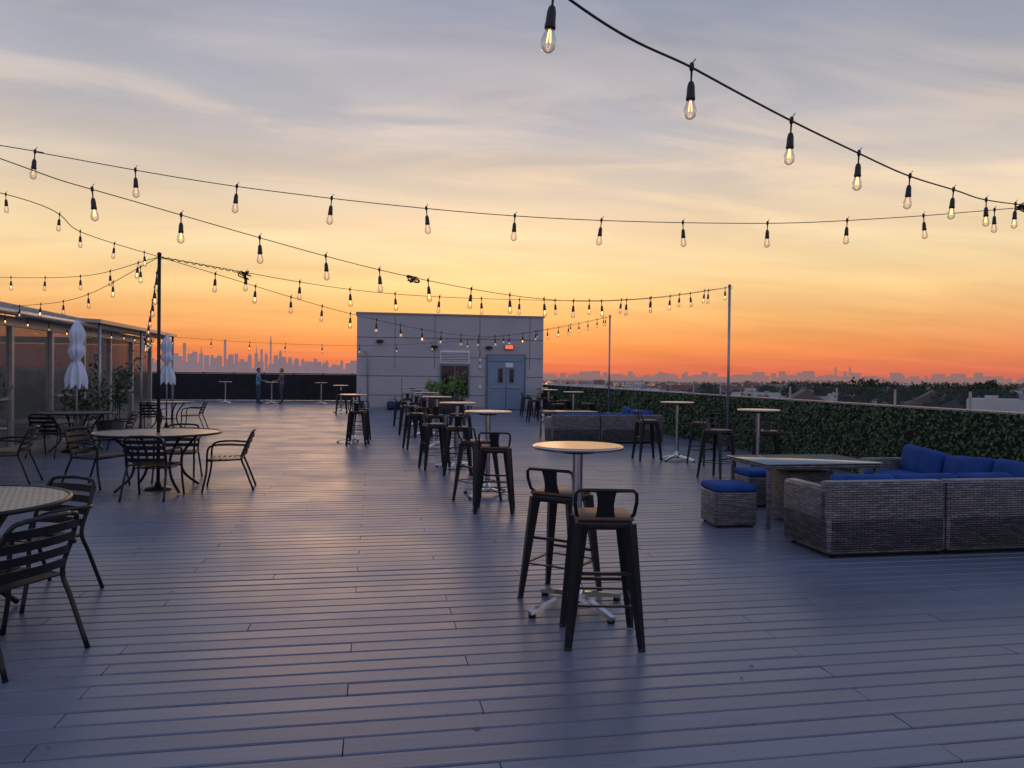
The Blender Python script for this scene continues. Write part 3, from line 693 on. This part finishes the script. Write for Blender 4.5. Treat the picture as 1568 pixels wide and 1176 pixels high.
# ------------------------------------------------------------------ people
def person(name,x,y,rz,shirt,pants,hair,skin,pose=0):
    V={}; vs=[];es=[];rs=[]
    def add(n,p,r,par=None):
        V[n]=len(vs); vs.append(Vector(p)); rs.append(r)
        if par: es.append((V[par],V[n]))
    add('pel',(0,0,0.96),0.135); add('waist',(0,0.0,1.10),0.125,'pel'); add('chest',(0,0.01,1.30),0.15,'waist'); add('neckb',(0,0.0,1.455),0.075,'chest')
    add('neck',(0,0.015,1.53),0.052,'neckb')
    for s_,n in((-1,'l'),(1,'r')):
        add(n+'hip',(s_*0.095,0,0.90),0.10,'pel'); add(n+'kn',(s_*0.12,0.02+0.03*s_,0.50),0.062,n+'hip'); add(n+'calf',(s_*0.125,-0.0+0.03*s_,0.34),0.056,n+'kn')
        add(n+'an',(s_*0.13,-0.02+0.03*s_,0.09),0.038,n+'calf'); add(n+'toe',(s_*0.15,0.14+0.03*s_,0.035),0.035,n+'an')
        add(n+'sh',(s_*0.185,0,1.42),0.062,'chest')
        if (pose==0 and s_==1) or pose==1:
            add(n+'el',(s_*0.25,0.08,1.16),0.044,n+'sh'); add(n+'wr',(s_*0.17,0.33,1.12),0.028,n+'el'); hd=Vector((-.15*s_,1,-0.05))
        else:
            add(n+'el',(s_*0.26,-0.04,1.14),0.044,n+'sh'); add(n+'wr',(s_*0.27,0.06,0.90),0.028,n+'el'); hd=Vector((0,0.2,-1))
        hd.normalize(); w=Vector(vs[V[n+'wr']]); add(n+'pm',w+hd*0.08,0.034,n+'wr')
    me=bpy.data.meshes.new(name); me.from_pydata(vs,es,[]); o=bpy.data.objects.new(name+'_tmp',me); scene.collection.objects.link(o)
    sk=o.modifiers.new('s','SKIN'); 
    for i,sv in enumerate(me.skin_vertices[0].data): sv.radius=(rs[i],rs[i]*0.8 if i<4 else rs[i]); sv.use_root=(i==0)
    sb=o.modifiers.new('u','SUBSURF'); sb.levels=2; sb.render_levels=2
    bpy.context.view_layer.update()
    dg=bpy.context.evaluated_depsgraph_get(); ev=o.evaluated_get(dg).to_mesh()
    mb=MB(); body=[v.co.copy() for v in ev.vertices]
    groups={}
    for p in ev.polygons:
        c=p.center
        if c.z>1.47 and abs(c.x)<0.12: m=skin
        elif c.z<0.09: m=M['black']
        elif c.z<0.97 and abs(c.x)<0.225: m=pants
        else:
            wl=min((c-vs[V['lpm']]).length,(c-vs[V['rpm']]).length)
            el=min((c-vs[V['lwr']]).length,(c-vs[V['rwr']]).length)
            m=skin if (wl<0.10 or el<0.14) else shirt
        groups.setdefault(m.name,(m,[]))[1].append(tuple(p.vertices))
    for m,fs in groups.values(): mb.raw(body,fs,m,True)
    bm=bmesh.new(); bmesh.ops.create_uvsphere(bm,u_segments=20,v_segments=16,radius=1)
    hv=[];
    for v in bm.verts:
        c=v.co.copy(); q=Vector((c.x*0.077,c.y*0.095,c.z*0.118))
        if c.z<-0.2: q.x*=1-0.25*(-c.z); q.y*=1-0.12*(-c.z)
        if c.y>0.85 and -0.35<c.z<0.1: q.y+=0.016
        if c.y>0.75 and 0.05<c.z<0.3 and 0.2<abs(c.x)<0.5: q.y-=0.007
        hv.append(q+Vector((0,0.02,1.635)))
    hf=[[v.index for v in f.verts] for f in bm.faces]; bm.verts.index_update()
    mb.raw(hv,hf,skin,True); 
    hh=[(p-Vector((0,0.02,1.635)))*1.10+Vector((0,0.012,1.642)) for p in hv]
    keep=[f for f in hf if all((hv[i].z>1.67 or hv[i].y<0.0) and hv[i].z>1.585 for i in f)]
    mb.raw(hh,keep,hair,True); bm.free()
    for s_ in(-1,1):
        mb.lathe([(0,0.012),(0.012,0.01),(0.016,0),(0.01,-0.02),(0,-0.022)],skin,8,Matrix.Translation((s_*0.078,0.01,1.635)))
        mb.lathe([(0,0.006),(0.008,0),(0,-0.006)],M['black'],8,Matrix.Translation((s_*0.03,0.106,1.645)))
        n='l' if s_<0 else 'r'; p=Vector(vs[V[n+'pm']]); w=Vector(vs[V[n+'wr']]); d=(p-w).normalized()
        side=Vector((1,0,0)) if abs(d.z)<0.5 else Vector((0,1,0))
        for k in range(4):
            b0=p+side*(k-1.5)*0.018+d*0.02; L_=[0.065,0.075,0.07,0.055][k]; bend=Vector((0,0,-1)) if abs(d.z)<0.5 else Vector((-s_,0,0))
            mb.tube([b0,b0+d*L_*0.5,b0+d*L_*0.8+bend*0.014,b0+d*L_*0.9+bend*0.03],0.008,skin,6)
        mb.tube([p-d*0.02+side*0.025,p+d*0.015+side*0.05,p+d*0.04+side*0.055],0.009,skin,6)
    mb.tube([(-0.02,0.103,1.60),(0,0.106,1.60),(0.02,0.103,1.60)],0.003,mat('lips_'+name,(0.3,0.1,0.09),0.5),5)
    bpy.data.objects.remove(o)
    return mb.obj(name,(x,y,0),rz,fixn=False)
sk=mat('skin',(0.50,0.30,0.22),0.55); sk2=mat('skin_warm',(0.45,0.27,0.2),0.55)
person('standing_man',-5.50,38.9,R(-75),mat('teal_shirt',(0.10,0.28,0.38),0.8),mat('navy_trousers',(0.05,0.06,0.10),0.8),mat('brown_hair',(0.04,0.025,0.015),0.7),sk,0)
person('standing_woman',-4.40,38.9,R(80),mat('dark_top',(0.16,0.13,0.15),0.8),mat('dark_jeans',(0.06,0.065,0.10),0.8),mat('blonde_hair',(0.25,0.15,0.06),0.6),sk2,1)

# ------------------------------------------------------------------ landscape
G=-16.0
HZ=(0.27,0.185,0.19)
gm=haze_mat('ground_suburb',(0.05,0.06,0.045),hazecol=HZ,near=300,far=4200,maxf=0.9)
mb=MB(); mb.raw([(-9000,-3000,G),(9000,-3000,G),(9000,9500,G),(-9000,9500,G)],[(0,1,2,3)],gm); mb.obj('ground',fixn=False)
wm=mat('river_water',(0.16,0.17,0.19),0.05,0.3,0.05,0.001,spec=1.0)
mb=MB(); 
def pol(b,d,z): return (math.sin(R(b))*d,math.cos(R(b))*d,z)
vs=[];n=16
for i in range(n+1):
    b=11+ i*1.4; w=150*math.sin(i*1.3)
    vs.append(pol(b,1350+w,G+0.3)); vs.append(pol(b,2200+w*1.5,G+0.3))
mb.raw(vs,[(2*i,2*i+2,2*i+3,2*i+1) for i in range(n)],wm); mb.obj('river',fixn=False)

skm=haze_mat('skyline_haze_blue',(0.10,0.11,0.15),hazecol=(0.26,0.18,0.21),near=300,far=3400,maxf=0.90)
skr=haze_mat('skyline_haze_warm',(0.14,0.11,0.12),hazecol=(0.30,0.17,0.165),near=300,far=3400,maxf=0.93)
rn=random.Random(5); mb=MB()
def tower(b,d,w,h,spire=0,steps=1,m=None):
    m=m or skm
    p=Vector(pol(b,d,0)); rz=-R(b)
    mb.box((p.x,p.y,G+h*0.5),(w,w,h),m,rz=rz)
    if steps>1: mb.box((p.x,p.y,G+h+h*0.05),(w*0.6,w*0.6,h*0.1),m,rz=rz)
    if spire: mb.tube([(p.x,p.y,G+h*1.0),(p.x,p.y,G+h+spire)],w*0.12,m,6,rs=[w*0.2,w*0.03])
D=3000
for s_,w,t in ((0,9,33),(6,8,30),(12,6,50),(20,9,31),(27,9,34),(36,8,33),(44,9,29),(52,8,30),(63,8,27),(71,4,50),(80,9,29),(88,6,31),(96,10,27),(108,8,32),(118,6,33),(126,4,38),(133,6,35),(140,3,53),(148,8,31),(155,5,34),(160,9,28),(170,8,27),(180,8,22),(190,6,26),(197,10,23),(210,6,27),(215,9,20),(228,8,24),(240,10,20),(252,6,23),(262,10,20),(-12,10,26),(-25,8,22)):
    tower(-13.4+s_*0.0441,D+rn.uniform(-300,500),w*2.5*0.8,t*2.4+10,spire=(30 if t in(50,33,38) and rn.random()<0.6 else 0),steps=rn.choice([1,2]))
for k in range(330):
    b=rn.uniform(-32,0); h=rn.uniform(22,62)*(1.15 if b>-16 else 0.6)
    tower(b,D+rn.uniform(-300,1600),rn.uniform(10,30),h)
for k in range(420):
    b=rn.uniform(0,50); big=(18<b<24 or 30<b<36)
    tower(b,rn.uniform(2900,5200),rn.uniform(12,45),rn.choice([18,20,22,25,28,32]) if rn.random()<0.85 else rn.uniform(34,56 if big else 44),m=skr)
for b in (33.0,33.9):
    for db in(-.04,.04): tower(b+db,4300,5,78,m=skr)
for k in range(24):
    t0=k/24; b0=32.4+2.0*t0; mb.box((*pol(b0,4300,0)[:2],G+30),(7,7,4),skr,rz=-R(b0))
mb.obj('city_skyline',fixn=False)

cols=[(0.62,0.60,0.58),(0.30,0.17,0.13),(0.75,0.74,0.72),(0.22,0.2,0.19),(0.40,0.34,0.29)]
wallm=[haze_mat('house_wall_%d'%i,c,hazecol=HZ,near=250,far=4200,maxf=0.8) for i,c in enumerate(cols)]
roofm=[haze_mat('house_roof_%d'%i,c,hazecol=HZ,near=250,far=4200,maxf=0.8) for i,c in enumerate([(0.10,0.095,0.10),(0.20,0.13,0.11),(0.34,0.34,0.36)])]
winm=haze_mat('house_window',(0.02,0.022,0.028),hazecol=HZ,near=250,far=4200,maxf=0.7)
sites=[]
def house(b,d,w,l,h,gable,ci,ri,rz):
    sites.append((b,d))
    mb=MB(); mb.box((0,0,h/2),(w,l,h),wallm[ci])
    if gable:
        rh=w*0.32
        mb.raw([(-w/2-.3,-l/2-.3,h-0.05),(w/2+.3,-l/2-.3,h-0.05),(w/2+.3,l/2+.3,h-0.05),(-w/2-.3,l/2+.3,h-0.05),(0,-l/2-.3,h+rh),(0,l/2+.3,h+rh)],
               [(0,4,5,3),(1,2,5,4),(0,1,4),(2,3,5),(0,3,2,1)],roofm[ri])
        mb.box((w*0.2,l*0.2,h+rh*0.8),(0.7,0.7,1.8),wallm[1])
    else:
        mb.box((0,0,h+0.01),(w-0.8,l-0.8,0.1),roofm[ri])
        for s_ in(-1,1):
            mb.box((s_*(w/2-0.15),0,h+0.35),(0.3,l,0.7),wallm[ci]); mb.box((0,s_*(l/2-0.15),h+0.347),(w-0.6,0.3,0.7),wallm[ci])
        mb.box((w*0.15,0,h+0.8),(2.4,1.8,1.5),roofm[2]); mb.box((-w*0.25,l*0.1,h+0.6),(1.6,1.6,1.1),wallm[0])
    nfl=max(1,int(h/3)); 
    for f in range(nfl):
        z=1.6+f*3.0
        nx=max(2,int(w/3)); ny=max(2,int(l/3))
        for i in range(nx):
            for sg in(-1,1): mb.box((-w/2+w*(i+0.5)/nx,sg*(l/2+0.01),z),(1.1,0.08,1.4),winm)
        for i in range(ny):
            for sg in(-1,1): mb.box((sg*(w/2+0.01),-l/2+l*(i+0.5)/ny,z),(0.08,1.1,1.4),winm)
    p=pol(b,d,G); mb.obj('house',p,rz,fixn=False)
rn=random.Random(9)
for k in range(130):
    b=rn.uniform(13,47) if k<118 else rn.uniform(-14,2); d=rn.uniform(230,700) if k<80 else rn.uniform(600,1300)
    big=rn.random()<0.35
    house(b,d,rn.uniform(14,30) if big else rn.uniform(8,11),rn.uniform(12,28) if big else rn.uniform(10,14),rn.uniform(8,12) if big else rn.uniform(6.5,8.5),not big,rn.randrange(5),rn.randrange(3),-R(b)+rn.uniform(-.5,.5))
house(43.4,125,11,10,14.3,False,2,2,-R(43))
house(37.3,270,20,12,10.5,False,2,2,-R(34)); house(38.9,255,16,10,9.5,True,2,1,-R(36)); house(35.6,300,18,10,9.5,True,2,0,-R(30)); house(33.0,330,22,12,10,False,0,2,-R(36))
house(31.0,310,14,10,9.0,True,2,1,-R(20)); house(40.6,210,12,9,10.0,True,0,0,-R(50)); house(28.0,380,24,14,10,False,2,2,-R(30)); house(34.3,240,11,9,9,True,0,1,-R(60))

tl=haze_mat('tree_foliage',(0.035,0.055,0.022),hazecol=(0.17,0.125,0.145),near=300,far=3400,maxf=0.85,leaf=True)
def cloud(c,r,n,size,rn,vs,fs):
    cl=[Vector((rn.gauss(0,0.45),rn.gauss(0,0.45),rn.uniform(-0.6,0.75))) for _ in range(9)]
    for k in range(n):
        q=rn.choice(cl)+Vector((rn.gauss(0,0.2),rn.gauss(0,0.2),rn.gauss(0,0.17)))
        p=Vector(c)+Vector((q.x*r,q.y*r,q.z*r*0.85))
        d=Vector((rn.gauss(0,1),rn.gauss(0,1),rn.gauss(0,1)+0.5)).normalized(); u=d.orthogonal().normalized()*size*rn.uniform(.6,1.3); w=d.cross(u)*0.8; o=len(vs)
        vs+= [p-u,p+w,p+u,p-w]; fs.append((o,o+1,o+2,o+3))
rn=random.Random(31); vs=[];fs=[]
for k in range(900):
    b=rn.uniform(9,50); d=260+1500*rn.random()**1.3; r=rn.uniform(3.5,6.0); top=rn.uniform(8.5,12.5)
    if b>29: top+=2.3
    if b<27: d+=150; top=rn.uniform(6.5,9.5); r*=0.75
    if any(abs(b-hb)<1.0 and 0<hd-d<70 for hb,hd in sites): continue
    cloud(pol(b,d,G+top-r*0.7),r,int(80 if d<600 else 36),r*(0.13 if d<600 else 0.22),rn,vs,fs)
for k in range(160):
    b=rn.uniform(-16,2); d=rn.uniform(300,1200); r=rn.uniform(4,7); cloud(pol(b,d,G+8),r,30,r*0.25,rn,vs,fs)
mb=MB(); mb.raw(vs,fs,tl); mb.obj('distant_trees',fixn=False)
def tree(b,d,top,r,seed):
    rn=random.Random(seed); mb=MB(); c=Vector((0,0,top-r*0.75))
    mb.tube(arc_pts([(0,0,0),(0.2,0.1,c.z*0.5),(0,0,c.z)],4),0.3,M['bark'],8,rs=[0.45-0.03*i for i in range(9)])
    vs=[];fs=[]
    for k in range(11):
        a=rn.uniform(0,6.28); e=rn.uniform(-0.1,1.2); L_=r*rn.uniform(0.6,1.0)
        tip=c+Vector((math.cos(a)*math.cos(e)*L_,math.sin(a)*math.cos(e)*L_,math.sin(e)*L_*0.8-r*0.2))
        mb.tube(arc_pts([(0,0,c.z*rn.uniform(0.5,0.9)),tip*0.5+Vector((0,0,c.z*0.42)),tip],3),0.1,M['bark'],6,rs=[0.16-0.018*i for i in range(7)])
        cloud(tip,r*0.42,260,0.30,rn,vs,fs)
    mb.raw(vs,fs,tl); mb.obj('tree',pol(b,d,G),0,fixn=False)
tree(34.9,190,17.8,5.5,1); tree(41.6,190,17.6,5.5,2); tree(38.3,300,15.8,6,3); tree(24.6,330,15.0,6,4); tree(40.2,240,16.0,5.5,5); tree(36.6,260,15.8,5.0,6); tree(42.6,240,16.0,5.5,7); tree(32.4,330,15.5,5.0,8); tree(30.3,360,14.8,5.0,9)
tree(37.5,330,15.6,6,10); tree(39.3,320,16.0,6,11); tree(35.8,340,16,6,12); tree(28.6,400,14.8,6,13); tree(33.4,360,15.8,6,14)

# ------------------------------------------------------------------ world
w=bpy.data.worlds.new("World"); scene.world=w; w.use_nodes=True
nt=w.node_tree; N=nt.nodes; L=nt.links
for n in list(N): N.remove(n)
out=N.new('ShaderNodeOutputWorld')
sky=N.new('ShaderNodeTexSky'); sky.sky_type='NISHITA'; sky.sun_disc=False; sky.sun_elevation=R(1.5); sky.sun_rotation=R(7); sky.dust_density=3.0
bg1=N.new('ShaderNodeBackground'); L.new(sky.outputs[0],bg1.inputs[0]); bg1.inputs[1].default_value=0.015
tc=N.new('ShaderNodeTexCoord'); sp=N.new('ShaderNodeSeparateXYZ'); L.new(tc.outputs['Generated'],sp.inputs[0])
def ramp(stops,src):
    r=N.new('ShaderNodeValToRGB'); cr=r.color_ramp
    while len(cr.elements)<len(stops): cr.elements.new(0.5)
    for e,(p,c) in zip(cr.elements,stops): e.position=p; e.color=s2l(c)
    L.new(src,r.inputs[0]); return r
west=ramp([(0,(212,108,88)),(0.012,(229,118,84)),(0.038,(243,147,86)),(0.075,(249,184,114)),(0.11,(251,207,142)),(0.146,(251,219,166)),(0.19,(242,214,176)),(0.227,(222,204,183)),(0.302,(180,178,184)),(0.44,(144,152,172)),(0.7,(118,134,172)),(1,(112,130,175))],sp.outputs[2])
east=ramp([(0,(190,152,160)),(0.05,(198,162,168)),(0.15,(186,178,200)),(0.35,(160,174,210)),(1,(118,136,180))],sp.outputs[2])
dt=N.new('ShaderNodeVectorMath'); dt.operation='DOT_PRODUCT'; L.new(tc.outputs['Generated'],dt.inputs[0]); dt.inputs[1].default_value=(math.sin(R(3)),math.cos(R(3)),0)
mr=N.new('ShaderNodeMapRange'); mr.interpolation_type='SMOOTHSTEP'; mr.inputs['From Min'].default_value=-0.2; mr.inputs['From Max'].default_value=0.93; L.new(dt.outputs['Value'],mr.inputs['Value'])
mx=N.new('ShaderNodeMix'); mx.data_type='RGBA'; L.new(mr.outputs[0],mx.inputs[0]); L.new(east.outputs[0],mx.inputs[6]); L.new(west.outputs[0],mx.inputs[7])
ad=N.new('ShaderNodeMath'); ad.operation='ADD'; ad.inputs[1].default_value=0.12; L.new(sp.outputs[2],ad.inputs[0])
dv=N.new('ShaderNodeVectorMath'); dv.operation='DIVIDE'; L.new(tc.outputs['Generated'],dv.inputs[0])
cb=N.new('ShaderNodeCombineXYZ'); [L.new(ad.outputs[0],cb.inputs[i]) for i in range(3)]; L.new(cb.outputs[0],dv.inputs[1])
mp=N.new('ShaderNodeMapping'); mp.inputs['Rotation'].default_value=(0,0,R(-38)); mp.inputs['Scale'].default_value=(0.6,1.6,1); L.new(dv.outputs[0],mp.inputs[0])
nz=N.new('ShaderNodeTexNoise'); nz.inputs['Scale'].default_value=1.6; nz.inputs['Detail'].default_value=8; nz.inputs['Roughness'].default_value=0.56; nz.inputs['Distortion'].default_value=0.6; L.new(mp.outputs[0],nz.inputs['Vector'])
cr=N.new('ShaderNodeMapRange'); cr.interpolation_type='SMOOTHSTEP'; cr.inputs['From Min'].default_value=0.43; cr.inputs['From Max'].default_value=0.68; L.new(nz.outputs['Fac'],cr.inputs['Value'])
em=ramp([(0,(0,0,0)),(0.08,(60,60,60)),(0.17,(215,215,215)),(0.30,(205,205,205)),(0.40,(150,150,150)),(1,(50,50,50))],sp.outputs[2])
mm=N.new('ShaderNodeMath'); mm.operation='MULTIPLY'; L.new(cr.outputs[0],mm.inputs[0]); L.new(em.outputs[0],mm.inputs[1])
cc=ramp([(0,(250,170,100)),(0.15,(255,228,178)),(0.25,(252,222,186)),(0.35,(214,203,200)),(0.6,(170,174,190)),(1,(130,140,170))],sp.outputs[2])
m2=N.new('ShaderNodeMix'); m2.data_type='RGBA'; L.new(mm.outputs[0],m2.inputs[0]); L.new(mx.outputs[2],m2.inputs[6]); L.new(cc.outputs[0],m2.inputs[7])
nz2=N.new('ShaderNodeTexNoise'); nz2.inputs['Scale'].default_value=1.3; nz2.inputs['Detail'].default_value=7; nz2.inputs['Distortion'].default_value=0.5; L.new(mp.outputs[0],nz2.inputs['Vector'])
cv=N.new('ShaderNodeMapRange'); cv.inputs['From Min'].default_value=0.3; cv.inputs['From Max'].default_value=0.7; cv.inputs['To Min'].default_value=0.86; cv.inputs['To Max'].default_value=1.06; L.new(nz2.outputs['Fac'],cv.inputs['Value'])
bg2=N.new('ShaderNodeBackground'); L.new(m2.outputs[2],bg2.inputs[0]); L.new(cv.outputs[0],bg2.inputs[1])
as_=N.new('ShaderNodeAddShader'); L.new(bg1.outputs[0],as_.inputs[0]); L.new(bg2.outputs[0],as_.inputs[1]); L.new(as_.outputs[0],out.inputs[0])

sd=bpy.data.lights.new('sun','SUN'); sd.energy=0.28; sd.angle=R(26); sd.color=(1,0.55,0.32)
so=bpy.data.objects.new('sun',sd); scene.collection.objects.link(so)
dirv=-Vector((math.sin(R(1))*math.cos(R(4)),math.cos(R(1))*math.cos(R(4)),math.sin(R(4))))
so.rotation_euler=dirv.to_track_quat('-Z','Y').to_euler()

# ------------------------------------------------------------------ camera
cd=bpy.data.cameras.new('camera'); cam=bpy.data.objects.new('camera',cd); scene.collection.objects.link(cam)
cd.sensor_width=36; cd.lens=27.05; cd.clip_start=0.05; cd.clip_end=20000
cam.matrix_world=Matrix.Translation((0,0,1.52))@Matrix.Rotation(R(-10.2),4,'Z')@Matrix.Rotation(R(90-0.63),4,'X')@Matrix.Rotation(R(0.6),4,'Z')
scene.camera=cam
scene.view_settings.view_transform='Standard'; scene.view_settings.look='None'; scene.view_settings.exposure=0
print('OK')
